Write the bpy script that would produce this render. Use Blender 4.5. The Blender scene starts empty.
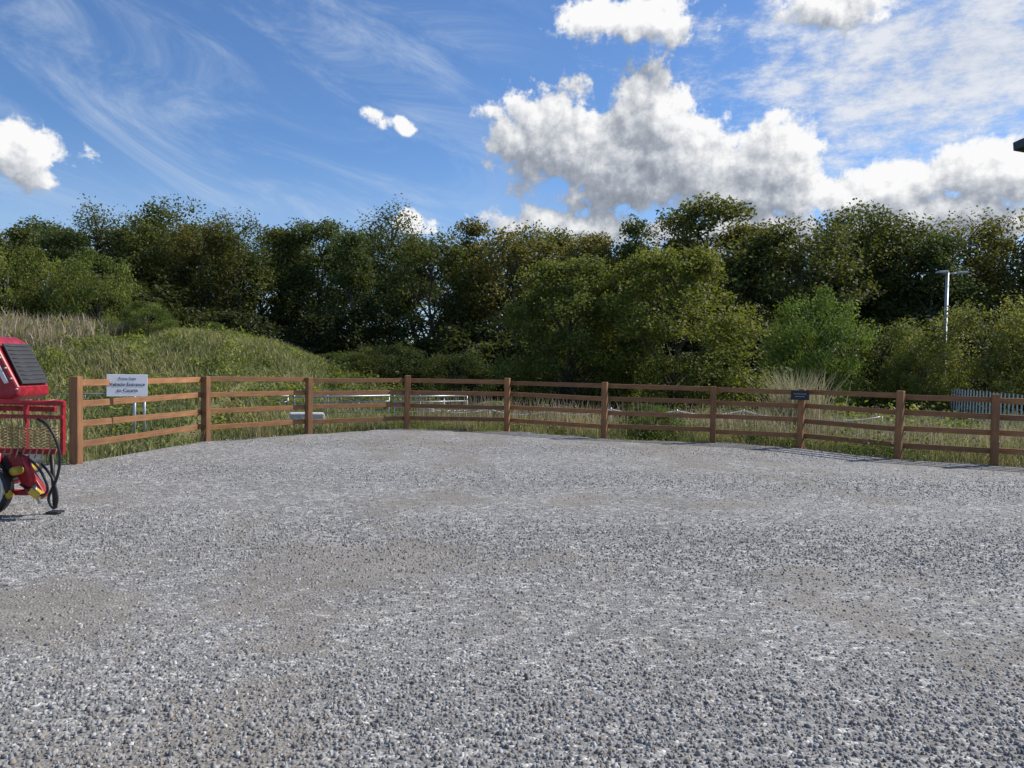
import bpy, math, random, bmesh
import numpy as np
from mathutils import Vector, Matrix
random.seed(4); rng=np.random.default_rng(4)
sc=bpy.context.scene
COL=sc.collection
# ------------------------------------------------------------------ helpers
def link(o): COL.objects.link(o); return o
def empty(name,loc=(0,0,0)):
    o=bpy.data.objects.new(name,None); o.location=loc; o.empty_display_size=.2; return link(o)
def mesh_obj(name,verts,faces,mats=(),parent=None,smooth=False):
    me=bpy.data.meshes.new(name); me.from_pydata([tuple(v) for v in verts],[],faces); me.update()
    for m in mats: me.materials.append(m)
    if smooth: me.shade_smooth()
    o=bpy.data.objects.new(name,me); link(o)
    if parent: o.parent=parent
    return o
def fast_mesh(name,V,F,attrs=None,mats=(),matidx=None,cols=None):
    V=np.asarray(V,np.float32); F=np.asarray(F,np.int32)
    me=bpy.data.meshes.new(name); me.vertices.add(len(V)); me.vertices.foreach_set('co',V.ravel())
    Mn,K=F.shape; me.loops.add(Mn*K); me.loops.foreach_set('vertex_index',F.ravel())
    me.polygons.add(Mn); me.polygons.foreach_set('loop_start',np.arange(0,Mn*K,K,dtype=np.int32))
    for m in mats: me.materials.append(m)
    if matidx is not None: me.polygons.foreach_set('material_index',np.asarray(matidx,np.int32))
    me.update(calc_edges=True)
    for k,a in (attrs or {}).items():
        at=me.attributes.new(k,'FLOAT','FACE'); at.data.foreach_set('value',np.asarray(a,np.float32))
    for k,a in (cols or {}).items():
        at=me.attributes.new(k,'FLOAT_COLOR','FACE'); at.data.foreach_set('color',np.asarray(a,np.float32).ravel())
    return me
def tube(pts,rad,n=8):
    pts=[Vector(p) for p in pts]
    if not hasattr(rad,'__len__'): rad=[rad]*len(pts)
    V=[];F=[];up=None
    for i,p in enumerate(pts):
        a=pts[max(i-1,0)]; b=pts[min(i+1,len(pts)-1)]
        d=(b-a).normalized()
        if up is None: up=Vector((0,0,1)) if abs(d.z)<.9 else Vector((1,0,0))
        x=d.cross(up).normalized(); y=x.cross(d).normalized(); up=y
        for k in range(n):
            t=2*math.pi*k/n; V.append(p+(x*math.cos(t)+y*math.sin(t))*rad[i])
    for i in range(len(pts)-1):
        for k in range(n): F.append((i*n+k,i*n+(k+1)%n,(i+1)*n+(k+1)%n,(i+1)*n+k))
    F.append(tuple(range(n))[::-1]); F.append(tuple((len(pts)-1)*n+k for k in range(n)))
    return V,F
def tube_obj(name,pts,rad,mat,parent=None,n=10):
    V,F=tube(pts,rad,n); return mesh_obj(name,V,F,[mat],parent,True)
def bevel(o,w=.01,s=2):
    m=o.modifiers.new('b','BEVEL'); m.width=w; m.segments=s; m.limit_method='ANGLE'; return o
def box(name,size,loc,mat,parent=None,rot=(0,0,0),bw=.006):
    x,y,z=[s/2 for s in size]
    V=[(-x,-y,-z),(x,-y,-z),(x,y,-z),(-x,y,-z),(-x,-y,z),(x,-y,z),(x,y,z),(-x,y,z)]
    F=[(0,3,2,1),(4,5,6,7),(0,1,5,4),(1,2,6,5),(2,3,7,6),(3,0,4,7)]
    o=mesh_obj(name,V,F,[mat],parent); o.location=loc; o.rotation_euler=rot
    if bw: bevel(o,bw)
    return o
def prism(name,poly,y0,y1,mat,parent=None,bw=.02):
    n=len(poly); V=[(x,y0,z) for x,z in poly]+[(x,y1,z) for x,z in poly]
    F=[tuple(range(n)),tuple(range(2*n-1,n-1,-1))]+[(i,i+n,(i+1)%n+n,(i+1)%n) for i in range(n)]
    o=mesh_obj(name,V,F,[mat],parent)
    bm=bmesh.new(); bm.from_mesh(o.data); bmesh.ops.recalc_face_normals(bm,faces=bm.faces); bm.to_mesh(o.data); bm.free()
    if bw: bevel(o,bw,3)
    return o
# ------------------------------------------------------------------ materials
def newmat(name):
    m=bpy.data.materials.new(name); m.use_nodes=True; nt=m.node_tree
    return m,nt,nt.nodes['Principled BSDF'],nt.nodes['Material Output']
def N(nt,t,**k):
    n=nt.nodes.new(t)
    for a,b in k.items(): setattr(n,a,b)
    return n
def ramp(nt,fac,stops,interp='LINEAR'):
    r=N(nt,'ShaderNodeValToRGB'); cr=r.color_ramp; cr.interpolation=interp
    while len(cr.elements)<len(stops): cr.elements.new(.5)
    for e,(p,c) in zip(cr.elements,stops): e.position=p; e.color=(*c,1)
    nt.links.new(fac,r.inputs[0]); return r.outputs[0]
def mixc(nt,f,a,b,mode='MIX'):
    m=N(nt,'ShaderNodeMix',data_type='RGBA',blend_type=mode)
    for s,v in ((0,f),(6,a),(7,b)):
        if hasattr(v,'links'): nt.links.new(v,m.inputs[s])
        else: m.inputs[s].default_value=v if s==0 else (*v,1)
    return m.outputs[2]
def noise(nt,scale,detail=4,vec=None,rough=.55,dim='3D'):
    n=N(nt,'ShaderNodeTexNoise',noise_dimensions=dim); n.inputs['Scale'].default_value=scale; n.inputs['Detail'].default_value=detail; n.inputs['Roughness'].default_value=rough
    if vec is not None: nt.links.new(vec,n.inputs['Vector'])
    return n
def simple(name,col,rough=.6,metal=0,var=.25,sc_=8):
    m,nt,b,o=newmat(name)
    tc=N(nt,'ShaderNodeTexCoord')
    n=noise(nt,sc_,5,tc.outputs['Object'])
    c=ramp(nt,n.outputs[0],[(.3,tuple(x*(1-var) for x in col)),(.7,tuple(min(1,x*(1+var)) for x in col))])
    nt.links.new(c,b.inputs['Base Color']); b.inputs['Roughness'].default_value=rough; b.inputs['Metallic'].default_value=metal
    return m
def leafmat(name,dark,light,trans=.35,tint='object'):
    m,nt,b,o=newmat(name)
    at=N(nt,'ShaderNodeAttribute',attribute_name='tone')
    c=ramp(nt,at.outputs['Fac'],[(0,dark),(1,light)])
    if tint=='object': c=mixc(nt,1.0,c,N(nt,'ShaderNodeObjectInfo').outputs['Color'],'MULTIPLY')
    else: c=mixc(nt,1.0,c,N(nt,'ShaderNodeAttribute',attribute_name='tint').outputs['Color'],'MULTIPLY')
    b.inputs['Roughness'].default_value=.6; b.inputs['Specular IOR Level'].default_value=.2
    nt.links.new(c,b.inputs['Base Color'])
    t=N(nt,'ShaderNodeBsdfTranslucent')
    c2=mixc(nt,1.0,c,(1.15,1.1,.55),'MULTIPLY'); nt.links.new(c2,t.inputs['Color'])
    mx=N(nt,'ShaderNodeMixShader'); mx.inputs[0].default_value=trans
    nt.links.new(b.outputs[0],mx.inputs[1]); nt.links.new(t.outputs[0],mx.inputs[2]); nt.links.new(mx.outputs[0],o.inputs['Surface'])
    return m
LEAF=leafmat('leaf',(.055,.075,.026),(.17,.2,.072),.4)
LEAFT=leafmat('treeline_leaf',(.058,.078,.03),(.18,.2,.08),.4,'attr')
BARK=simple('bark',(.085,.072,.058),.9)
def grassmat(name,stops,trans=.3):
    m,nt,b,o=newmat(name)
    at=N(nt,'ShaderNodeAttribute',attribute_name='tone')
    c=ramp(nt,at.outputs['Fac'],stops); nt.links.new(c,b.inputs['Base Color']); b.inputs['Roughness'].default_value=.7
    t=N(nt,'ShaderNodeBsdfTranslucent'); nt.links.new(c,t.inputs['Color'])
    mx=N(nt,'ShaderNodeMixShader'); mx.inputs[0].default_value=trans
    nt.links.new(b.outputs[0],mx.inputs[1]); nt.links.new(t.outputs[0],mx.inputs[2]); nt.links.new(mx.outputs[0],o.inputs['Surface'])
    return m
GRASS=grassmat('grass_blades',[(0,(.1,.14,.03)),(.5,(.23,.26,.075)),(.8,(.4,.35,.15)),(1,(.56,.47,.26))])
HERB=grassmat('willowherb_stems',[(0,(.18,.19,.08)),(.5,(.38,.3,.19)),(1,(.48,.35,.3))])
STRAW=grassmat('dry_stems',[(0,(.24,.25,.11)),(.5,(.45,.39,.22)),(1,(.62,.55,.36))])
def timber():
    m,nt,b,o=newmat('treated_timber')
    tc=N(nt,'ShaderNodeTexCoord'); mp=N(nt,'ShaderNodeMapping'); mp.inputs['Scale'].default_value=(1.2,30,30)
    nt.links.new(tc.outputs['Object'],mp.inputs[0])
    n=noise(nt,2.0,6,mp.outputs[0],.7); n2=noise(nt,1.3,3,tc.outputs['Object'])
    oi=N(nt,'ShaderNodeObjectInfo')
    c=ramp(nt,n.outputs[0],[(.25,(.15,.072,.032)),(.5,(.34,.17,.075)),(.8,(.5,.28,.135))])
    g=ramp(nt,n2.outputs[0],[(.35,(.7,.68,.67)),(.65,(1.1,1.05,1.0))])
    c=mixc(nt,1.0,c,g,'MULTIPLY')
    r=ramp(nt,oi.outputs['Random'],[(0,(.7,.68,.68)),(1,(1.15,1.08,1.0))]); c=mixc(nt,1.0,c,r,'MULTIPLY')
    nt.links.new(c,b.inputs['Base Color']); b.inputs['Roughness'].default_value=.75
    bp=N(nt,'ShaderNodeBump'); bp.inputs['Strength'].default_value=.4; bp.inputs['Distance'].default_value=.004
    nt.links.new(n.outputs[0],bp.inputs['Height']); nt.links.new(bp.outputs[0],b.inputs['Normal'])
    return m
TIMBER=timber()
RED=simple('red_paint',(.33,.012,.02),.4,var=.45,sc_=14); BLACK=simple('black_rubber',(.015,.015,.016),.5)
STEEL=simple('galvanised_steel',(.42,.45,.48),.45,.5,.15); YELL=simple('yellow_paint',(.55,.36,.04),.4)
DGREY=simple('dark_grey_metal',(.05,.055,.06),.5,.2); SPRING=simple('spring_steel',(.42,.3,.16),.5,.3)
WHITE=simple('sign_white',(.82,.83,.84),.4,var=.03); INK=simple('sign_ink',(.02,.03,.05),.5); NAVY=simple('sign_navy',(.012,.014,.024),.5)
MARKG=simple('sign_lettering',(.35,.36,.38),.5)
CONC=simple('pale_concrete',(.5,.5,.48),.9,var=.2,sc_=3); RIM=simple('pale_rim',(.6,.6,.58),.5)
# ------------------------------------------------------------------ terrain
FP=[(-6.10,10.5),(-5.63,13.8),(-4.22,15.6),(-2.4,17.2),(-.1,17.3),(2.0,16.1),(4.2,15.6),(5.8,15.0),(6.97,13.45),(8.24,12.75),(9.7,12.1),(11.6,11.2)]
fx=np.array([-80,-30,-6.3]+[p[0] for p in FP]+[18,80]); fy=np.array([10,10,10.3]+[p[1] for p in FP]+[9,8])
def yf(x): return np.interp(x,fx,fy)
def sst(a,b,x): t=np.clip((x-a)/(b-a),0,1); return t*t*(3-2*t)
def H(x,y):
    x=np.asarray(x,float); y=np.asarray(y,float)
    d=y-yf(x)
    z=-.03-.32*sst(.4,4.5,d)
    prof=np.interp(x,[-60,-20,-12,-9.3,-6.8,-5.4,-3.6,-1.5],[2.2,2.6,2.6,2.45,1.85,1.05,.25,0])
    up=sst(15.5,23.5,y+.25*(x+8)*(x<-8))
    up=np.where(x<-7,np.maximum(up,sst(13.0,24,y)*1.0),up)
    z=z+prof*up*(1-.6*sst(26,40,y))
    z=z+(.10*np.sin(x*.9+y*.4)+.08*np.sin(y*1.3-x*.5)+.05*np.sin(x*2.3+y*1.9))*sst(.8,4,d)
    z=z-.02*(d>.4)
    return z
xs=np.concatenate([-np.geomspace(700,41,16),np.arange(-40,40.1,.4),np.geomspace(41,700,16)])
ys=np.concatenate([-np.geomspace(300,9,10),np.arange(-8,62,.4),np.geomspace(63,1500,18)])
X,Y=np.meshgrid(xs,ys); Z=H(X,Y)
nx,ny=len(xs),len(ys); I=np.arange(nx*ny).reshape(ny,nx)
F=np.stack([I[:-1,:-1],I[:-1,1:],I[1:,1:],I[1:,:-1]],-1).reshape(-1,4)
def groundmat():
    m,nt,b,o=newmat('rough_grass_ground'); tc=N(nt,'ShaderNodeTexCoord')
    n=noise(nt,.35,6,tc.outputs['Object'],.7); n2=noise(nt,9,4,tc.outputs['Object'],.8)
    c=ramp(nt,n.outputs[0],[(.3,(.09,.115,.032)),(.5,(.17,.18,.06)),(.68,(.28,.24,.12))])
    c=mixc(nt,1.0,c,ramp(nt,n2.outputs[0],[(.3,(.5,.5,.5)),(.7,(1.3,1.3,1.2))]),'MULTIPLY')
    nt.links.new(c,b.inputs['Base Color']); b.inputs['Roughness'].default_value=.95
    bp=N(nt,'ShaderNodeBump'); bp.inputs['Distance'].default_value=.1; nt.links.new(n2.outputs[0],bp.inputs['Height']); nt.links.new(bp.outputs[0],b.inputs['Normal'])
    return m
me=fast_mesh('ground',np.stack([X.ravel(),Y.ravel(),Z.ravel()],1),F,mats=[groundmat()]); me.shade_smooth()
link(bpy.data.objects.new('ground',me))
_g=np.random.default_rng(12); WV=[(_g.normal(0,f),_g.normal(0,f*.8),_g.uniform(0,6.28),a) for f,a in ((.5,1),(.7,1),(.9,.9),(1.4,.7),(1.9,.6),(2.8,.5),(4,.35),(5.5,.3),(8,.25),(11,.2))]
def wear(x,y):
    s=0
    for kx,ky,p,a in WV: s=s+a*np.sin(kx*x+ky*y+p+.6*np.sin(ky*x*.7-kx*y*.6))
    s=s*.32+1.1*np.exp(-(((x+3.1)/1.1)**2+((y-4.4)/.4)**2))+.8*np.exp(-(((x+.2)/1.2)**2+((y-5.9)/.5)**2))+.9*np.exp(-(((x-1)/2.2)**2+((y-8.6)/.5)**2))
    return np.clip(.28+.42*s,0,1)
def gravelmat():
    m,nt,b,o=newmat('gravel_bed'); tc=N(nt,'ShaderNodeTexCoord'); co=tc.outputs['Object']
    v=N(nt,'ShaderNodeTexVoronoi',voronoi_dimensions='2D'); v.inputs['Scale'].default_value=56; nt.links.new(co,v.inputs['Vector'])
    v2=N(nt,'ShaderNodeTexVoronoi',voronoi_dimensions='2D'); v2.inputs['Scale'].default_value=17; nt.links.new(co,v2.inputs['Vector'])
    sp=N(nt,'ShaderNodeSeparateColor'); nt.links.new(v.outputs['Color'],sp.inputs[0])
    sp2=N(nt,'ShaderNodeSeparateColor'); nt.links.new(v2.outputs['Color'],sp2.inputs[0])
    c=ramp(nt,sp.outputs[0],[(0,(.15,.146,.138)),(.45,(.255,.248,.235)),(.8,(.35,.34,.325)),(1,(.58,.565,.535))])
    c2=ramp(nt,sp2.outputs[0],[(0,(.72,.72,.73)),(.7,(1.0,1.0,1.0)),(1,(1.45,1.43,1.38))]); c=mixc(nt,.8,c,c2,'MULTIPLY')
    at=N(nt,'ShaderNodeAttribute',attribute_name='wear')
    n=noise(nt,2.2,6,co,.7)
    ad=N(nt,'ShaderNodeMath',operation='ADD'); nt.links.new(at.outputs['Fac'],ad.inputs[0]); nt.links.new(n.outputs[0],ad.inputs[1])
    f=ramp(nt,ad.outputs[0],[(.8,(0,0,0)),(1.35,(.7,.7,.7))])
    n4=noise(nt,60,3,co,.7)
    dirt=ramp(nt,n4.outputs[0],[(.35,(.17,.15,.12)),(.65,(.3,.27,.225))])
    c=mixc(nt,f,c,dirt)
    n3=noise(nt,.9,5,co,.7); c=mixc(nt,1.0,c,ramp(nt,n3.outputs[0],[(.32,(.82,.81,.79)),(.68,(1.12,1.12,1.12))]),'MULTIPLY')
    nt.links.new(c,b.inputs['Base Color']); b.inputs['Roughness'].default_value=.9
    bp=N(nt,'ShaderNodeBump'); bp.invert=True; bp.inputs['Distance'].default_value=.012; bp.inputs['Strength'].default_value=.65
    nt.links.new(v.outputs['Distance'],bp.inputs['Height']); nt.links.new(bp.outputs[0],b.inputs['Normal'])
    return m
gx=np.arange(-40,40.01,.2); ts=np.linspace(0,1,150)
V=[]
wob=.18*np.sin(gx*1.7)+.12*np.sin(gx*4.1+1)+rng.normal(0,.07,len(gx))
for t in ts:
    yy=-14+t*(yf(gx)+.05+wob+14); zz=.006+.004*np.sin(gx*.8+yy*.6)+.003*np.sin(yy*1.7)
    if t==1: zz=zz*0-.05
    V.append(np.stack([gx,yy,zz],1))
V=np.concatenate(V); n1=len(gx); I=np.arange(len(V)).reshape(-1,n1)
F=np.stack([I[:-1,:-1],I[:-1,1:],I[1:,1:],I[1:,:-1]],-1).reshape(-1,4)
me=fast_mesh('gravel_yard',V,F,mats=[gravelmat()]); me.shade_smooth()
at=me.attributes.new('wear','FLOAT','POINT'); at.data.foreach_set('value',wear(V[:,0],V[:,1]).astype(np.float32))
link(bpy.data.objects.new('gravel_yard',me))
def stonemat():
    m,nt,b,o=newmat('gravel_stone'); at=N(nt,'ShaderNodeAttribute',attribute_name='tone')
    c=ramp(nt,at.outputs['Fac'],[(0,(.12,.117,.112)),(.3,(.22,.215,.205)),(.55,(.3,.293,.28)),(.62,(.29,.22,.155)),(.67,(.31,.304,.292)),(.92,(.38,.37,.35)),(1,(.6,.585,.55))])
    nt.links.new(c,b.inputs['Base Color']); b.inputs['Roughness'].default_value=.85; b.inputs['Specular IOR Level'].default_value=.3
    return m
n=900000; y=rng.uniform(1.6,15.5,n); x=rng.uniform(-1,1,n)*(.85*15.5+.8)
den=5600/(1+(y/3.2)**2); area=13.9*2*(.85*15.5+.8); base=n/area
k=(y<yf(x)+.1)&(np.abs(x)<.85*y+.8)&(rng.uniform(0,1,n)<den/base*np.clip(1.12-.8*wear(x,y),.25,1))
P=np.stack([x[k],y[k],.006+.004*np.sin(x[k]*.8+y[k]*.6)],1); n=len(P)
ang=np.linspace(0,2*np.pi,7)[:6]; R=.005+.009*rng.uniform(0,1,n)**2.8
th=rng.uniform(0,6.28,n)[:,None]+ang[None,:]+rng.normal(0,.16,(n,6)); asp=rng.uniform(.6,1,n)[:,None]
rb=R[:,None]*rng.uniform(.82,1.18,(n,6)); rt=rb*rng.uniform(.35,.85,(n,6)); ph=rng.uniform(0,3.14,n)[:,None]
def ring(r_,z_):
    lx=np.cos(th)*r_; ly=np.sin(th)*r_*asp
    X_=lx*np.cos(ph)-ly*np.sin(ph); Y_=lx*np.sin(ph)+ly*np.cos(ph)
    return np.stack([P[:,0:1]+X_,P[:,1:2]+Y_,P[:,2:3]+z_],-1)
hgt=R[:,None]*rng.uniform(.45,.95,n)[:,None]; tilt=rng.normal(0,.3,n)[:,None]; tdir=rng.uniform(0,6.28,n)[:,None]
Vb=ring(rb,-.003+0*rb+R[:,None]*rng.uniform(-.1,.3,(n,6))); Vt=ring(rt,hgt*(1+tilt*np.cos(th-tdir))+R[:,None]*rng.normal(0,.08,(n,6)))
V=np.concatenate([Vb,Vt],1).reshape(-1,3)
fl=[(i,(i+1)%6,(i+1)%6+6,i+6) for i in range(6)]+[(6,7,8,9),(6,9,10,11)]
F=(np.arange(n)[:,None,None]*12+np.array(fl)[None]).reshape(-1,4)
me=fast_mesh('gravel',V,F,{'tone':np.repeat(rng.uniform(0,1,n),8)},[stonemat()]); link(bpy.data.objects.new('gravel',me))
# ------------------------------------------------------------------ timber fence
fence=empty('timber_fence')
for i,(x,y) in enumerate(FP):
    a=FP[max(i-1,0)]; b_=FP[min(i+1,len(FP)-1)]; ang_=math.atan2(b_[1]-a[1],b_[0]-a[0])
    hh=1.2+random.uniform(-.03,.04)+(.05 if i==0 else 0)
    o=box('post_%d'%(i+1),(hh+.15,.13,.115),(x,y,(hh-.15)/2),TIMBER,fence,(0,0,0),.008)
    o.rotation_euler=(Matrix.Rotation(ang_,3,'Z')@Matrix.Rotation(math.radians(-90)+random.uniform(-.02,.02),3,'Y')).to_euler()
for i in range(len(FP)-1):
    a=Vector((*FP[i],0)); b_=Vector((*FP[i+1],0)); d=(b_-a); L=d.length; ang_=math.atan2(d.y,d.x); nrm=Vector((-d.y,d.x,0)).normalized()
    for j,z in enumerate((1.125,.84,.545,.25)):
        c=(a+b_)/2+nrm*(.085+.004*(i%2)+.002*j); c.z=z+random.uniform(-.015,.015)
        box('rail_%d_%d'%(i+1,j+1),(L+.05,.036,.095),c,TIMBER,fence,(random.uniform(-.05,.05),random.uniform(-.008,.008),ang_),.005)
# ------------------------------------------------------------------ signs
def text(name,s,size,loc,rot,mat,parent,bold=0.0):
    cu=bpy.data.curves.new(name,'FONT'); cu.body=s; cu.size=size; cu.align_x='CENTER'; cu.align_y='CENTER'; cu.extrude=.001; cu.offset=bold
    cu.materials.append(mat); o=bpy.data.objects.new(name,cu); link(o); o.location=loc; o.rotation_euler=rot; o.parent=parent; return o
sg=empty('entrance_sign',(-5.86,11.42,-.06)); sg.rotation_euler=(0,0,math.radians(34))
box('board',(.56,.012,.335),(0,0,1.15),WHITE,sg,bw=.004)
R_=(math.radians(90),0,0)
text('line_1','Rossy Gate',.052,(0,-.009,1.255),R_,INK,sg)
text('line_2','Vehicle Entrance',.072,(0,-.009,1.165),R_,INK,sg,.0006)
text('line_3','to Courts',.072,(0,-.009,1.075),R_,INK,sg,.0006)
box('batten',(.3,.03,.05),(-.1,.03,1.18),TIMBER,sg,bw=.004)
mk=empty('marker_post',(-7.95,15.8,-.1)); tube_obj('pole',[(0,0,-.3),(0,0,.95)],.03,STEEL,mk); tube_obj('pole_2',[(.16,.1,-.3),(.16,.1,.9)],.026,STEEL,mk)
sg2=empty('small_notice_sign',(5.72,14.88,0)); sg2.rotation_euler=(0,0,math.radians(-25))
box('board',(.34,.012,.19),(0,0,1.06),NAVY,sg2,bw=.003)
for j,z in enumerate((1.085,1.035)):
    for k in range(4-j):
        box('mark_%d%d'%(j,k),(.045+.01*((j+k)%2),.004,.012),(-.09+.06*k+.03*j,-.010,z),MARKG,sg2,bw=0)
# ------------------------------------------------------------------ beyond the fence
bar=empty('steel_barrier')
bp_=[(-11,17.2),(-8.2,18.2),(-5.6,19),(-3.2,20),(-1.2,21.2)]
for i in range(4):
    (x0,y0),(x1,y1)=bp_[i],bp_[i+1]
    for k,h in enumerate((.62,.47,.33,.2)):
        dz=.05*math.sin(i*2); tube_obj('hurdle_bar_%d_%d'%(i,k),[(x0+.05,y0,h+dz),(x1-.05,y1,h-dz*.3)],.017 if k else .024,STEEL,bar,6)
    for k,t in enumerate((.03,.35,.66,.97)):
        x=x0+(x1-x0)*t; y=y0+(y1-y0)*t; tube_obj('hurdle_upright_%d_%d'%(i,k),[(x,y+.03,-.45),(x,y+.03,.64)],.017,STEEL,bar,6)
box('concrete_block',(.75,.4,.5),(-4.6,16.85,.1),CONC,rot=(0,0,.3),bw=.03)
px=np.arange(-3,45,.5); V=[];F=[]
for i,x in enumerate(px):
    yc=29.5+1.2*math.sin(x*.15)-.12*x
    for s in (-1.3,1.3): V.append((x,yc+s,float(max(H(x,yc-1.3),H(x,yc+1.3),H(x,yc)))+.05))
for i in range(len(px)-1): F.append((2*i,2*i+2,2*i+3,2*i+1))
mesh_obj('footpath',V,F,[CONC])
rp=empty('rope_barrier')
pts=[(-2.4,20.5,.3),(-.6,20.6,.28),(1.0,20,.3),(2.6,19.6,.42),(4.4,19.9,.4),(6.2,20,.44),(7.8,19.6,.38),(9.4,19,.42)]
tube_obj('rope',[tuple(Vector(pts[i]).lerp(Vector(pts[i+1]),t)-Vector((0,0,.12*math.sin(math.pi*t)))) for i in range(len(pts)-1) for t in (0,.2,.4,.6,.8)]+[pts[-1]],.022,WHITE,rp)
for i,p in enumerate(pts): tube_obj('stake_%d'%i,[(p[0],p[1],-.6),(p[0],p[1],p[2]+.05)],.018,STEEL,rp)
pal=empty('palisade_fence'); A=Vector((17.6,30,0)); B=Vector((14.9,21.5,0))
for i in range(24):
    p=A.lerp(B,i/23); h=1.35+.02*random.random()
    box('pale_%d'%i,(.05,.02,h),(p.x,p.y,-.38+h/2),STEEL,pal,(0,0,.3),bw=0)
for z in (-.1,.7): tube_obj('rail_%.1f'%z,[(A.x+.04,A.y,z),(B.x+.04,B.y,z)],.025,STEEL,pal)
lp=empty('street_lamp',(18.4,32,-.4))
tube_obj('pole',[(0,0,0),(0,0,1.2),(0,0,1.21),(0,0,6.25)],[.12,.11,.085,.065],STEEL,lp,14)
tube_obj('arm',[(-.18,0,6.2),(.75,0,6.24)],.03,STEEL,lp)
for nme,x in (('head_1',-.22),('head_2',.6)):
    prism(nme,[(x-.24,6.22),(x-.2,6.3),(x+.18,6.32),(x+.24,6.24)],-.15,.15,STEEL,lp,.01)
fm=empty('floodlight_mast',(14.9,20,-.4))
tube_obj('pole',[(0,0,0),(0,0,4),(0,0,8.4)],[.11,.09,.06],STEEL,fm,14)
tube_obj('arm',[(0,0,8.18),(-1.05,0,8.2)],.035,DGREY,fm)
prism('lamp_head',[(-1.66,7.94),(-1.68,8.16),(-1.26,8.28),(-.92,8.24),(-.92,8.04),(-1.26,7.88)],-.2,.2,DGREY,fm,.015)
box('bracket',(.3,.06,.2),(-1.3,0,7.86),BLACK,fm)
# ------------------------------------------------------------------ red farm implement
fi=empty('red_farm_implement',(.03,0,0)); Y0=7.2
hp=[(-6.2,1.5),(-5.4,1.68),(-5.12,1.71),(-5.02,1.66),(-4.78,1.22),(-4.77,1.13),(-4.88,1.08),(-5.2,1.12),(-6.2,1.05)]
prism('hood',hp,Y0,Y0+.5,RED,fi,.03)
a=Vector((-5.0,0,1.655)); b_=Vector((-4.775,0,1.235)); dv=(b_-a); nn=Vector((-dv.z,0,dv.x)).normalized(); nn=nn if nn.x>0 else -nn
V=[];
for q in (.006,.02):
    for (pp,yy) in ((a+dv*.06,Y0+.07),(a+dv*.06,Y0+.46),(b_-dv*.02,Y0+.46),(b_-dv*.02,Y0+.05)):
        V.append((pp.x+nn.x*q,yy,pp.z+nn.z*q))
mesh_obj('grille_panel',V,[(3,2,1,0),(4,5,6,7),(0,1,5,4),(1,2,6,5),(2,3,7,6),(3,0,4,7)],[BLACK],fi)
for i in range(9):
    c=a+dv*(.12+.095*i)+nn*.022; tube_obj('grille_rib_%d'%i,[(c.x,Y0+.09,c.z),(c.x,Y0+.44,c.z)],.005,DGREY,fi,6)
prism('side_trim',[(-5.3,1.56),(-5.18,1.5),(-4.98,1.2),(-5.06,1.16),(-5.3,1.3)],Y0-.02,Y0+.01,DGREY,fi,.008)
prism('side_decal',[(-5.12,1.62),(-5.04,1.6),(-4.86,1.26),(-4.9,1.25)],Y0-.012,Y0+.01,RIM,fi,.004)
for i in range(4): tube_obj('hood_bolt_%d'%i,[(-4.95+.055*i,Y0-.015,1.5-.1*i),(-4.95+.055*i,Y0+.01,1.5-.1*i)],.01,STEEL,fi,8)
uc=empty('undercarriage',(.17,0,0)); uc.parent=fi
box('frame_bar_top',(1.6,.05,.045),(-5.22,Y0-.12,1.08),RED,uc)
box('frame_bar_mid',(1.6,.04,.035),(-5.22,Y0-.14,.95),RED,uc)
box('frame_bar_low',(1.55,.06,.05),(-5.22,Y0-.1,.62),RED,uc)
box('frame_bar_rear',(1.4,.05,.05),(-5.4,Y0+.2,1.0),RED,uc)
for i,(x,yy) in enumerate(((-4.45,-.1),(-4.8,-.1),(-5.2,-.1))): box('frame_upright_%d'%i,(.03,.05,.5),(x,Y0+yy,.84),RED,uc)
tube_obj('guard_hoop',[(-4.43,Y0-.14,1.1),(-4.42,Y0-.3,1.12),(-4.55,Y0-.42,1.1),(-4.9,Y0-.45,1.09),(-5.6,Y0-.45,1.09)],.011,RED,uc)
for i in range(17):
    x=-4.49-.06*i; pts=[(x+.021*math.cos(t),Y0-.16+.021*math.sin(t),.66+.2*t/(2*math.pi*7)) for t in np.linspace(0,2*math.pi*7,64)]
    tube_obj('spring_%d'%i,[(x-.01,Y0-.16,.56)]+pts+[(x,Y0-.16,.95)],.006,SPRING,uc,5)
prism('gearbox',[(-5.2,.56),(-4.95,.58),(-4.85,.5),(-4.88,.38),(-5.05,.3),(-5.2,.34)],Y0-.02,Y0+.3,DGREY,uc,.03)
prism('lift_arm',[(-4.98,.58),(-4.86,.6),(-4.66,.3),(-4.6,.2),(-4.68,.15),(-4.8,.24)],Y0-.12,Y0-.04,RED,uc,.012)
tube_obj('ram_body',[(-4.74,Y0-.2,.58),(-4.66,Y0-.2,.32)],.03,RED,uc,14)
tube_obj('ram_rod',[(-4.66,Y0-.2,.32),(-4.6,Y0-.2,.14)],.015,STEEL,uc)
tube_obj('pivot_pin',[(-4.84,Y0-.22,.44),(-4.84,Y0+.1,.44)],.04,YELL,uc,16)
box('yellow_clevis',(.1,.08,.07),(-4.64,Y0-.2,.24),YELL,uc,(0,.6,0),.012)
box('yellow_bracket',(.05,.05,.2),(-5.02,Y0-.17,.44),YELL,uc,(0,-.3,0),.01)
tube_obj('yellow_shaft_guard',[(-5.0,Y0-.24,.36),(-4.86,Y0-.22,.2)],.035,YELL,uc,14)
tube_obj('foot_leg',[(-4.62,Y0,.6),(-4.58,Y0,.06)],.02,BLACK,uc)
box('foot_pad',(.12,.12,.025),(-4.58,Y0,.02),BLACK,uc)
tube_obj('lower_brace',[(-5.5,Y0-.05,.2),(-4.7,Y0-.05,.22)],.03,RED,uc)
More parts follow.
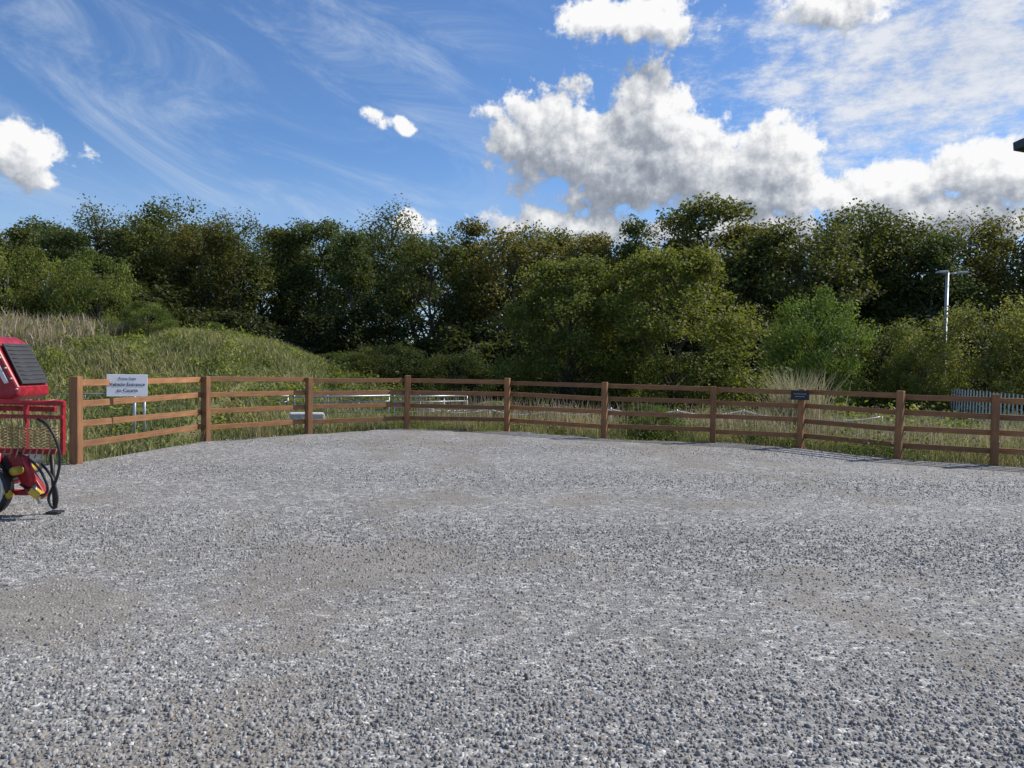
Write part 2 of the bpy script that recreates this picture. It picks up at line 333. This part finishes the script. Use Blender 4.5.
def smooth(ps,n=6):
    ps=[Vector(p) for p in ps]; out=[]
    for i in range(len(ps)-1):
        p0=ps[max(i-1,0)];p1=ps[i];p2=ps[i+1];p3=ps[min(i+2,len(ps)-1)]
        for k in range(n):
            t=k/n; out.append(.5*((2*p1)+(p2-p0)*t+(2*p0-5*p1+4*p2-p3)*t*t+(3*p1-p0-3*p2+p3)*t**3))
    return out+[ps[-1]]
tube_obj('hose_1',smooth([(-4.75,Y0-.1,.95),(-4.52,Y0-.2,.86),(-4.42,Y0-.2,.62),(-4.44,Y0-.2,.4),(-4.52,Y0-.2,.2),(-4.47,Y0-.2,.1),(-4.44,Y0-.2,.2),(-4.5,Y0-.18,.38),(-4.65,Y0-.1,.5)]),.013,BLACK,uc)
tube_obj('hose_2',smooth([(-4.9,Y0-.1,.62),(-4.6,Y0-.25,.5),(-4.5,Y0-.25,.3),(-4.6,Y0-.2,.22),(-4.85,Y0-.1,.3)]),.012,BLACK,uc)
tube_obj('hose_3',smooth([(-5.2,Y0-.1,.62),(-4.95,Y0-.25,.45),(-4.88,Y0-.25,.25),(-5.1,Y0-.2,.15)]),.012,BLACK,uc)
def lathe(name,prof,c,mat,n=40):
    V=[];F=[];m=len(prof)
    for i in range(n):
        t=2*math.pi*i/n
        for r,y in prof: V.append((c[0]+r*math.cos(t),c[1]+y,c[2]+r*math.sin(t)))
    for i in range(n):
        for k in range(m): F.append((i*m+k,i*m+(k+1)%m,((i+1)%n)*m+(k+1)%m,((i+1)%n)*m+k))
    return mesh_obj(name,V,F,[mat],uc,True)
wc=(-5.14,Y0-.2,.27)
lathe('tyre',[(.22,-.05),(.255,-.06),(.27,-.04),(.27,.04),(.255,.06),(.22,.05)],wc,BLACK)
lathe('wheel_rim',[(.0,-.03),(.06,-.05),(.07,-.02),(.19,-.02),(.22,-.07),(.235,-.062),(.22,.04),(0,.04)],wc,RIM)
tube_obj('axle',[(wc[0],Y0-.28,.27),(wc[0],Y0+.5,.27)],.03,RED,uc)
tube_obj('wheel_fork',[(wc[0],Y0-.02,.27),(-5.1,Y0-.05,.6)],.03,RED,uc)
# ------------------------------------------------------------------ foliage
def leaves(C,size,r,flat=.5):
    n=len(C); nrm=r.normal(size=(n,3)); nrm[:,2]=np.abs(nrm[:,2])+flat; nrm/=np.linalg.norm(nrm,axis=1,keepdims=True)
    a=r.normal(size=(n,3)); u=np.cross(nrm,a); u/=np.linalg.norm(u,axis=1,keepdims=True); v=np.cross(nrm,u)
    s=(size*r.uniform(.6,1.35,n))[:,None]
    V=np.stack([C-u*s*.5,C+v*s*.3+u*s*.05,C+u*s*.5,C-v*s*.3+u*s*.05],1).reshape(-1,3)
    return V,np.arange(4*n).reshape(n,4)
def tree_data(seed,h,w,cb,ncl,nleaf,ls,shape='round',clr=.13,droop=0):
    r=np.random.default_rng(seed); VV=[];FF=[];MM=[];TT=[];off=0
    def add(V,F,m,t):
        nonlocal off
        V=np.array([tuple(v) for v in V],float) if not isinstance(V,np.ndarray) else V
        VV.append(V); FF.append(np.asarray(F)+off); MM.append(np.full(len(F),m)); TT.append(t); off+=len(V)
    tr=[Vector((r.normal(0,.02*h*(i>0)),r.normal(0,.02*h*(i>0)),h*.85*i/6)) for i in range(7)]
    V,F=tube(tr,[h*.02*(1-i/7.5) for i in range(7)],7); F=[f for f in F if len(f)==4]; add(V,F,1,np.zeros(len(F)))
    lob=[(r.uniform(0,6.28),r.uniform(0,1),r.uniform(.55,1.1)) for _ in range(9)]
    for c in range(ncl):
        t=r.uniform(0,1)**.85
        if shape=='round': pr=math.sin(math.pi*min(1,(t*.82+.14)))**.6
        elif shape=='cone': pr=(1-t)**.75*.95+.08
        else: pr=math.sin(math.pi*min(1,t*.72+.24))**.5
        az=r.uniform(0,6.28); k=1.0
        for (la,lt,lk) in lob: k+=(lk-.85)*math.exp(-((min(abs(az-la),6.28-abs(az-la))/.8)**2+((t-lt)/.22)**2))
        rad=w/2*pr*k*(r.uniform(.15,1)**.45); zc=cb*h+(1-cb)*h*t*(.93+.07*k)
        c0=np.array([rad*math.cos(az),rad*math.sin(az),zc]); cr=clr*h*r.uniform(.55,1.15)
        d=r.normal(size=(nleaf,3)); d/=np.linalg.norm(d,axis=1,keepdims=True); q=r.uniform(0,1,nleaf)**.45
        pts=c0+d*(q*cr)[:,None]*np.array([1,1,.62+droop]); pts+=r.normal(0,cr*.07,(nleaf,3))
        if droop: pts[:,2]-=np.abs(r.normal(0,droop*cr,nleaf))
        pts=pts[pts[:,2]>.05]
        V,F=leaves(pts,ls,r); base=r.uniform(.12,.75)
        add(V,F,0,np.clip(base+r.normal(0,.12,len(F))+.15*(t-.5),0,1))
        if c%3==0:
            z0=min(max(.08*h,zc-rad*.9-.05*h),.8*h); s=Vector((0,0,z0)); e=Vector(c0)
            m=(s+e)/2+Vector((r.normal(0,.02*h),r.normal(0,.02*h),.02*h))
            V,F=tube([s,m,e],[h*.008,h*.005,h*.002],5); F=[f for f in F if len(f)==4]; add(V,F,1,np.zeros(len(F)))
    V=np.concatenate(VV); V[:,2]*=h/np.percentile(V[:,2],99.5)
    return V,np.concatenate(FF),np.concatenate(TT),np.concatenate(MM)
def tree_mesh(name,*a,**k):
    V,F,T,Mi=tree_data(*a,**k); return fast_mesh(name,V,F,{'tone':T},[LEAF,BARK],Mi)
VAR=[tree_data(1,10,7.5,.12,84,210,.21),
     tree_data(2,10,6.2,.10,82,210,.2,'tall'),
     tree_data(3,10,7.0,.15,74,220,.21,'tall',.12),
     tree_data(5,10,5.0,.10,76,180,.18,'cone',.11),
     tree_data(8,10,8.2,.08,88,200,.21,'round',.12),
     tree_data(9,10,5.2,.15,68,180,.155,'tall',.10,.5)]
SHD=[tree_data(11,4,5.0,.0,60,120,.21,'round',.2),tree_data(12,4,5.6,.0,60,120,.19,'tall',.18,.2)]
SH=[tree_mesh('shrub_a',11,4,5.0,.0,65,250,.11,'round',.2),
    tree_mesh('shrub_b',12,4,5.6,.0,70,240,.10,'tall',.18,.2)]
TL=[[],[],[],[],[]]; toff=0
def addtree(data,x,y,h,ws,tint,h0=10,sink=.1):
    global toff
    V,F,T,Mi=data; s=h/h0; a=random.uniform(0,6.28); ca,sa=math.cos(a),math.sin(a)
    W=np.empty_like(V); W[:,0]=(V[:,0]*ca-V[:,1]*sa)*s*ws+x; W[:,1]=(V[:,0]*sa+V[:,1]*ca)*s*ws+y; W[:,2]=V[:,2]*s+float(H(x,y))-sink
    TL[0].append(W); TL[1].append(F+toff); TL[2].append(T); TL[3].append(Mi); TL[4].append(np.tile(np.array([*tint,1.0]),(len(F),1))); toff+=len(V)
def survey(u,v,D):
    """photo measurement -> world x and height above datum at depth D"""
    dx=u-512; dy=v-384; a=dx+dy*.0227; b_=dy-dx*.0227; return a/750*D, 1.55-(b_+20)/750*D
prof=[(-60,225),(-15,235),(22,232),(62,236),(100,210),(135,226),(168,208),(205,226),(240,219),(285,234),(322,226),(355,238),(393,212),(432,240),(475,226),(515,234),(552,238),(590,240),(632,226),(668,230),(712,206),(748,230),(800,226),(852,212),(890,226),(930,240),(968,220),(1003,226),(1045,222),(1085,232)]
tints=[(.95,.97,.95),(1.05,1.02,.85),(.85,.95,.85),(1.4,1.22,.95),(.78,.88,.8),(1.5,1.2,.95),(1.2,1.2,.9),(1.0,1.0,.8)]
for i,(u,v) in enumerate(prof):
    D=random.uniform(41,49); x,z=survey(u,v-3,D)
    me=VAR[5] if u in(393,100,968,240) else random.choice(VAR[:5])
    addtree(me,x,D,z-float(H(x,D))+.1,random.uniform(.8,1.05),random.choice(tints))
for i in range(28):
    x=-50+i*3.9+random.uniform(-1,1); y=random.uniform(50,58); addtree(random.choice(VAR[:5]),x,y,random.uniform(8.4,9.8)*(y/50)**.8,random.uniform(1.0,1.25),random.choice(tints))
for i in range(32):
    x=-44+i*2.8+random.uniform(-.8,.8); y=random.uniform(37.5,41); t=random.uniform(.45,.8); addtree(random.choice(SHD),x,y,random.uniform(3.0,5.2),random.uniform(.9,1.2),(t,t*1.02,t*.9),4,.4)
me=fast_mesh('distant_treeline',np.concatenate(TL[0]),np.concatenate(TL[1]),{'tone':np.concatenate(TL[2])},[LEAFT,BARK],np.concatenate(TL[3]),{'tint':np.concatenate(TL[4])})
link(bpy.data.objects.new('distant_treeline',me))
def place(name,me,x,y,h,wscale=1,tint=(1,1,1),h0=10,sink=.1):
    o=bpy.data.objects.new(name,me); link(o); s=h/h0
    o.location=(x,y,float(H(x,y))-sink); o.scale=(s*wscale,s*wscale,s); o.rotation_euler=(0,0,random.uniform(0,6.28)); o.color=(*tint,1)
    return o
WB=tree_mesh('willow_crown',21,5.6,6.2,.03,165,290,.11,'round',.125)
WB2=tree_mesh('willow_crown_b',26,5.2,6.2,.02,155,290,.11,'round',.135)
x,z=survey(580,264,28); place('willow_tree',WB,x-.3,28.5,z+.6,1.0,(1.4,1.35,1.0),h0=5.6)
x,z=survey(678,258,27.5); place('willow_tree',WB2,x,27.5,z+.6,.95,(1.7,1.55,1.05),h0=5.2)
def shrub(name,u,v,D,w,tint,k=0):
    x,z=survey(u,v,D); h=z-float(H(x,D))+.1; o=place(name,SH[k],x,D,h,1,tint,h0=4.0); o.scale=(w/5.2,w/5.2,h/4.0); return o
shrub('hazel_shrub',822,292,32,4.6,(1.35,1.6,1.0))
shrub('hazel_shrub',790,318,33,3.0,(1.2,1.4,.9),1)
shrub('hazel_shrub',885,322,34,5,(1.3,1.3,.9),1)
shrub('willow_shrub',985,302,31,5.5,(2.0,1.75,1.45),1)
shrub('willow_shrub',1050,300,30,5.5,(1.6,1.4,1.15),0)
shrub('willow_shrub',925,340,31,3.2,(1.6,1.5,1.1),1)
shrub('birch_shrub',100,254,36,4.2,(1.5,1.5,1.1))
shrub('birch_shrub',10,238,36,5.5,(1.6,1.5,1.0),1)
shrub('birch_shrub',60,268,38,4.5,(1.4,1.3,.9),1)
shrub('elder_shrub',150,302,24.5,1.9,(1.3,1.4,1.0))
shrub('elder_shrub',122,318,24,1.6,(1.6,1.6,1.1),1)
shrub('elder_shrub',215,322,25,.9,(1.1,1.2,.8))
shrub('gorse_bush',655,405,17.1,1.5,(.9,1.1,.7))
shrub('bramble_bush',455,352,30,3.5,(.7,.75,.55),1)
shrub('bramble_bush',390,345,29,3.5,(.6,.65,.5))
shrub('bramble_bush',345,352,28,2.6,(.9,.95,.7),1)
# ------------------------------------------------------------------ grasses and weeds
def blades(name,x,y,h,w,tone,mat,r,lean=.35):
    n=len(x); z=H(x,y)-.03; B=np.stack([x,y,z],1)
    az=r.uniform(0,6.28,n); d=np.stack([np.cos(az),np.sin(az),0*az],1); la=r.uniform(0,6.28,n); L=np.stack([np.cos(la),np.sin(la),0*la],1)*(h*lean*r.uniform(.1,1,n))[:,None]
    up=np.zeros((n,3)); up[:,2]=1; W=d*(w/2)[:,None]
    V=np.stack([B-W,B+W,B+L*.35+up*(h*.6)[:,None]+W*.8,B+L*.35+up*(h*.6)[:,None]-W*.8, B+L+up*(h*.97)[:,None]+W*.12,B+L+up*(h*.97)[:,None]-W*.12],1).reshape(-1,3)
    b=np.arange(n)[:,None]*6
    F=np.concatenate([b+np.array([0,1,2,3]),b+np.array([3,2,4,5])],1).reshape(-1,4)
    me=fast_mesh(name,V,F,{'tone':np.repeat(tone,2)},[mat]); return link(bpy.data.objects.new(name,me))
r=np.random.default_rng(77)
def patch(x,y,s=1): return .5+.25*np.sin(x*1.1*s+1.3*np.sin(y*.8*s))+.25*np.sin(y*1.4*s+x*.7*s)
n=95000; x=r.uniform(-24,-2,n); y=13+r.uniform(0,1,n)**.9*15; k=(y>yf(x)+.8); x,y=x[k],y[k]; p=patch(x,y)
blades('long_grass',x,y,r.uniform(.12,.34,len(x))*(.6+.7*p),np.full(len(x),.028),np.clip(.38+.38*p+r.normal(0,.16,len(x)),0,1),GRASS,r,.9)
n=65000; x=r.uniform(-4,24,n); y=r.uniform(11,29,n); k=(y>yf(x)+.7); x,y=x[k],y[k]; p=patch(x,y,1.3)
blades('long_grass',x,y,r.uniform(.12,.5,len(x))*(.5+.9*p),np.full(len(x),.022),np.clip(.25+.6*p+r.normal(0,.18,len(x)),0,1),GRASS,r,.5)
n=26000; x=r.uniform(-6.4,12,n); y=yf(x)+.1+np.abs(r.normal(0,.45,n))-.12*(r.uniform(0,1,n)<.2); p=patch(x,y,3)
k=r.uniform(0,1,n)<p*p+.08; x,y,p=x[k],y[k],p[k]
blades('verge_grass',x,y,r.uniform(.05,.3,len(x))*(.4+.9*p),np.full(len(x),.012),np.clip(.25+.6*p+r.normal(0,.22,len(x)),0,1),GRASS,r,.7)
n=6000; x=r.uniform(-30,-6.3,n); y=yf(x)+np.abs(r.normal(0,1.5,n))
blades('verge_grass',x,y,r.uniform(.08,.4,len(x)),np.full(len(x),.014),np.clip(r.normal(.4,.2,len(x)),0,1),GRASS,r,.6)
n=1500; x=-12.2-np.abs(r.normal(0,3.5,n)); y=r.uniform(20,26,n)
blades('rosebay_willowherb',x,y,r.uniform(.25,.7,n),np.full(n,.035),r.uniform(.2,1,n),HERB,r,.5)
n=2600; cxs=r.uniform(-2.5,16,60); x=cxs[r.integers(0,60,n)]+r.normal(0,.45,n); y=yf(x)+.8+np.abs(r.normal(0,2.6,n))
blades('tall_weed_stems',x,y,r.uniform(.4,1.1,len(x)),np.full(len(x),.02),r.uniform(.1,.9,len(x)),HERB,r,.35)
n=2600; cxs=r.uniform(1,15,45); ci0=r.integers(0,45,n); x=cxs[ci0]+r.normal(0,.3,n); y=yf(x)+.6+(ci0*7%10)*.45+r.normal(0,.25,n); y=np.maximum(y,yf(x)+.35)
blades('dry_grass_tufts',x,y,r.uniform(.3,1.0,n),np.full(n,.014),r.uniform(0,1,n),STRAW,r,.6)
n=700; x=7.1+r.normal(0,.3,n); y=18.6+r.normal(0,.3,n)
blades('ornamental_grass',x,y,r.uniform(1.0,1.9,n),np.full(n,.022),r.uniform(.1,.9,n),STRAW,r,.55)
def weeds(name,cx,cy,ch,ls,nl,tint,r):
    C=[];T=[]
    for a,b_,h in zip(cx,cy,ch):
        q=r.normal(0,1,(nl,3))*np.array([h*.5,h*.5,0]); z=float(H(a,b_))+r.uniform(0,1,nl)**.8*h*np.exp(-(q[:,0]**2+q[:,1]**2)/(h*h))
        C.append(np.stack([a+q[:,0],b_+q[:,1],z+.01],1)); T.append(np.clip(r.uniform(.1,.9)+r.normal(0,.15,nl),0,1))
    V,F=leaves(np.concatenate(C),ls,r,.8); me=fast_mesh(name,V,F,{'tone':np.concatenate(T)},[LEAF]); o=link(bpy.data.objects.new(name,me)); o.color=(*tint,1); return o
m=160; cx=r.uniform(2.3,12,m); cy=yf(cx)+.5+np.abs(r.normal(0,.5,m)); weeds('fence_foot_weeds',cx,cy,r.uniform(.15,.65,m),.055,100,(1.2,1.4,.95),r)
m=60; cx=r.uniform(-6,2.3,m); cy=yf(cx)+.5+np.abs(r.normal(0,.6,m)); weeds('fence_foot_weeds',cx,cy,r.uniform(.1,.35,m),.05,60,(1.5,1.5,1.0),r)
m=300; cx=r.uniform(-3,22,m); cy=r.uniform(16,29,m); k=cy>yf(cx)+1.5; cx,cy=cx[k],cy[k]; weeds('nettle_patch',cx,cy,r.uniform(.2,.85,len(cx)),.1,90,(1.5,1.5,1.0),r)
m=14; cx=r.uniform(7.5,13,m); cy=yf(cx)+r.uniform(3,9,m); weeds('buddleia_bush',cx,cy,r.uniform(1.0,1.5,m),.11,260,(1.8,1.7,1.3),r)
m=330; cx=r.uniform(-22,-5,m); cy=r.uniform(16,26,m); weeds('bank_weeds',cx,cy,r.uniform(.15,.6,m),.09,70,(2.0,1.9,1.1),r)
m=60; cx=r.uniform(-6.5,-2,m); cy=r.uniform(22,30,m); weeds('bank_weeds',cx,cy,r.uniform(.4,.9,m),.12,110,(1.2,1.2,.8),r)
# ------------------------------------------------------------------ sky
SUN_AZ=64; SUN_EL=44
w=bpy.data.worlds.new('World'); sc.world=w; w.use_nodes=True; nt=w.node_tree; bg=nt.nodes['Background']; bg.inputs[1].default_value=.14
sky=N(nt,'ShaderNodeTexSky',sky_type='NISHITA'); sky.sun_disc=False; sky.sun_elevation=math.radians(SUN_EL); sky.sun_rotation=math.radians(SUN_AZ); sky.air_density=1.0; sky.dust_density=.4; sky.ozone_density=2.5
def M(op,a,b=None,c=None,t=None):
    T=t or nt; n=N(T,'ShaderNodeMath',operation=op)
    for i,v in enumerate((a,b,c)):
        if v is None: continue
        if hasattr(v,'links'): T.links.new(v,n.inputs[i])
        else: n.inputs[i].default_value=v
    return n.outputs[0]
def VM(T,op,a,b=None,out=0):
    n=N(T,'ShaderNodeVectorMath',operation=op)
    for i,v in enumerate((a,b)):
        if v is None: continue
        if hasattr(v,'links'): T.links.new(v,n.inputs[i])
        else: n.inputs[i].default_value=v
    return n.outputs[out]
tc=N(nt,'ShaderNodeTexCoord'); sx=N(nt,'ShaderNodeSeparateXYZ'); nt.links.new(tc.outputs['Generated'],sx.inputs[0])
az=M('MULTIPLY',M('ARCTAN2',sx.outputs[0],sx.outputs[1]),57.2958); el=M('MULTIPLY',M('ARCSINE',sx.outputs[2]),57.2958)
cb=N(nt,'ShaderNodeCombineXYZ'); nt.links.new(az,cb.inputs[0]); nt.links.new(el,cb.inputs[1]); PP=cb.outputs[0]
blobs=[(2.6,17.0,5.2,4.4),(9.8,17.6,4.8,4.6),(8,14.6,10,3.6),(13,15.2,4.5,3.4),(18.0,14.6,5,3.4),(18,12.4,9,2.1),(26,12.2,6,2.5),(33,12.6,6,3.0),(40,12.5,5,3),
 (4.6,10.4,7.6,2.0),(17,9.9,9,2.0),(29,9.9,9,2.0),(-34.5,12.6,4.4,2.2),(-10.0,17.1,2.3,.6),(8.5,24.3,6.8,1.9),(22,24.4,4.2,2.0),(-7.5,10.4,1.6,1.4),(70,16,14,5),(-120,18,20,6),(170,20,18,5)]
G=bpy.data.node_groups.new('cloud_field','ShaderNodeTree'); G.interface.new_socket('P',in_out='INPUT',socket_type='NodeSocketVector'); G.interface.new_socket('F',in_out='OUTPUT',socket_type='NodeSocketFloat')
a=G.nodes.new('NodeGroupInput'); b_=G.nodes.new('NodeGroupOutput'); P0=a.outputs[0]
n1_=noise(G,.16,2,P0,dim='2D'); wv=VM(G,'SUBTRACT',n1_.outputs['Color'],(.5,.5,.5)); wv=VM(G,'MULTIPLY',wv,(5.0,2.6,0)); Pw=VM(G,'ADD',P0,wv)
cur=None
for (x,y,rx,ry) in blobs:
    q=VM(G,'MULTIPLY',VM(G,'SUBTRACT',Pw,(x,y,0)),(1/rx,1/ry,0)); f=M('SUBTRACT',1.0,VM(G,'LENGTH',q,out=1),t=G)
    cur=f if cur is None else M('SMOOTH_MAX',cur,f,.25,t=G)
fb=noise(G,.5,8,P0,.62,'2D')
vo=N(G,'ShaderNodeTexVoronoi',feature='F1',voronoi_dimensions='2D'); vo.inputs['Scale'].default_value=.42; vo.inputs['Detail'].default_value=2.5; vo.inputs['Roughness'].default_value=.45
nw=noise(G,.8,4,P0,dim='2D'); Pv=VM(G,'ADD',P0,VM(G,'MULTIPLY',VM(G,'SUBTRACT',nw.outputs['Color'],(.5,.5,.5)),(2.2,2.2,0))); G.links.new(VM(G,'MULTIPLY',Pv,(1,1.25,1)),vo.inputs['Vector'])
F2=M('ADD',cur,M('MULTIPLY',M('SUBTRACT',fb.outputs[0],.5,t=G),1.3,t=G),t=G); F2=M('ADD',F2,M('MULTIPLY',M('SUBTRACT',.68,vo.outputs['Distance'],t=G),.34,t=G),t=G)
G.links.new(F2,b_.inputs[0])
def fld(P):
    n=N(nt,'ShaderNodeGroup'); n.node_tree=G; nt.links.new(P,n.inputs[0]); return n.outputs[0]
FA=fld(PP); FB=fld(VM(nt,'ADD',PP,(.35,.6,0))); FC=fld(VM(nt,'ADD',PP,(1.2,2.8,0)))
def mr_(x,a,b,c=0,d=1,smooth=True):
    n=N(nt,'ShaderNodeMapRange'); n.interpolation_type='SMOOTHSTEP' if smooth else 'LINEAR'; nt.links.new(x,n.inputs[0]); n.inputs[1].default_value=a;n.inputs[2].default_value=b;n.inputs[3].default_value=c;n.inputs[4].default_value=d; return n.outputs[0]
alpha=mr_(FA,.02,.36)
lit=M('ADD',M('MULTIPLY',M('SUBTRACT',FA,FB),.75),M('MULTIPLY',M('SUBTRACT',FA,FC),.75)); lit=mr_(M('ADD',lit,M('MULTIPLY',FA,-.5)),-.8,.5,smooth=False)
ccol=ramp(nt,lit,[(0,(1.8,2.05,2.45)),(.3,(2.6,2.85,3.3)),(.6,(4.3,4.5,4.8)),(1,(6.9,6.9,6.9))])
base=mixc(nt,1.0,sky.outputs[0],(.56,.74,.96),'MULTIPLY')
mp=N(nt,'ShaderNodeMapping'); mp.inputs['Rotation'].default_value=(0,0,math.radians(20)); nt.links.new(PP,mp.inputs[0])
mp2=N(nt,'ShaderNodeMapping'); mp2.inputs['Scale'].default_value=(.055,.2,1); nt.links.new(mp.outputs[0],mp2.inputs[0])
cn=noise(nt,1.0,9,mp2.outputs[0],.7,'2D'); cn.inputs['Distortion'].default_value=.6; cmask=M('MULTIPLY',mr_(az,4,-8),mr_(el,7,12)); ci_=M('MULTIPLY',M('MULTIPLY',mr_(cn.outputs[0],.4,.88),cmask),.55)
base=mixc(nt,ci_,base,(4.8,5.4,6.1))
dv=VM(nt,'MULTIPLY',VM(nt,'SUBTRACT',PP,(31,20,0)),(1/16,1/7.5,0)); rv=VM(nt,'LENGTH',dv,out=1)
mp3=N(nt,'ShaderNodeMapping'); mp3.inputs['Scale'].default_value=(.12,.28,1); nt.links.new(PP,mp3.inputs[0]); vn=noise(nt,1.9,10,mp3.outputs[0],.72,'2D')
veil=mr_(M('ADD',M('SUBTRACT',1.0,rv),M('MULTIPLY',M('SUBTRACT',vn.outputs[0],.5),3.0)),-.4,1.0,0,.88)
vcol=ramp(nt,vn.outputs[0],[(.35,(4.3,4.6,5.1)),(.65,(6.0,6.1,6.3))])
base=mixc(nt,veil,base,vcol)
hz=mr_(el,16,4,0,.36); base=mixc(nt,hz,base,(4.2,5.2,6.4))
fin=mixc(nt,alpha,base,ccol); nt.links.new(fin,bg.inputs[0])
sl=bpy.data.lights.new('sun','SUN'); sl.energy=5.0; sl.angle=math.radians(.5); sl.color=(1,.94,.85); so=link(bpy.data.objects.new('sun',sl))
a_=math.radians(SUN_AZ); e_=math.radians(SUN_EL); d=Vector((math.sin(a_)*math.cos(e_),math.cos(a_)*math.cos(e_),math.sin(e_))); so.rotation_euler=d.to_track_quat('Z','Y').to_euler(); so.location=d*50
cam=bpy.data.cameras.new('camera'); co=link(bpy.data.objects.new('camera',cam)); cam.sensor_width=36; cam.lens=750/1024*36; cam.clip_end=4000; cam.clip_start=.05
co.matrix_world=Matrix.Translation((0,0,1.55))@Matrix.Rotation(math.radians(90-1.53),4,'X')@Matrix.Rotation(math.radians(1.3),4,'Z')
sc.camera=co
sc.view_settings.view_transform='Standard'; sc.view_settings.look='None'; sc.view_settings.exposure=0
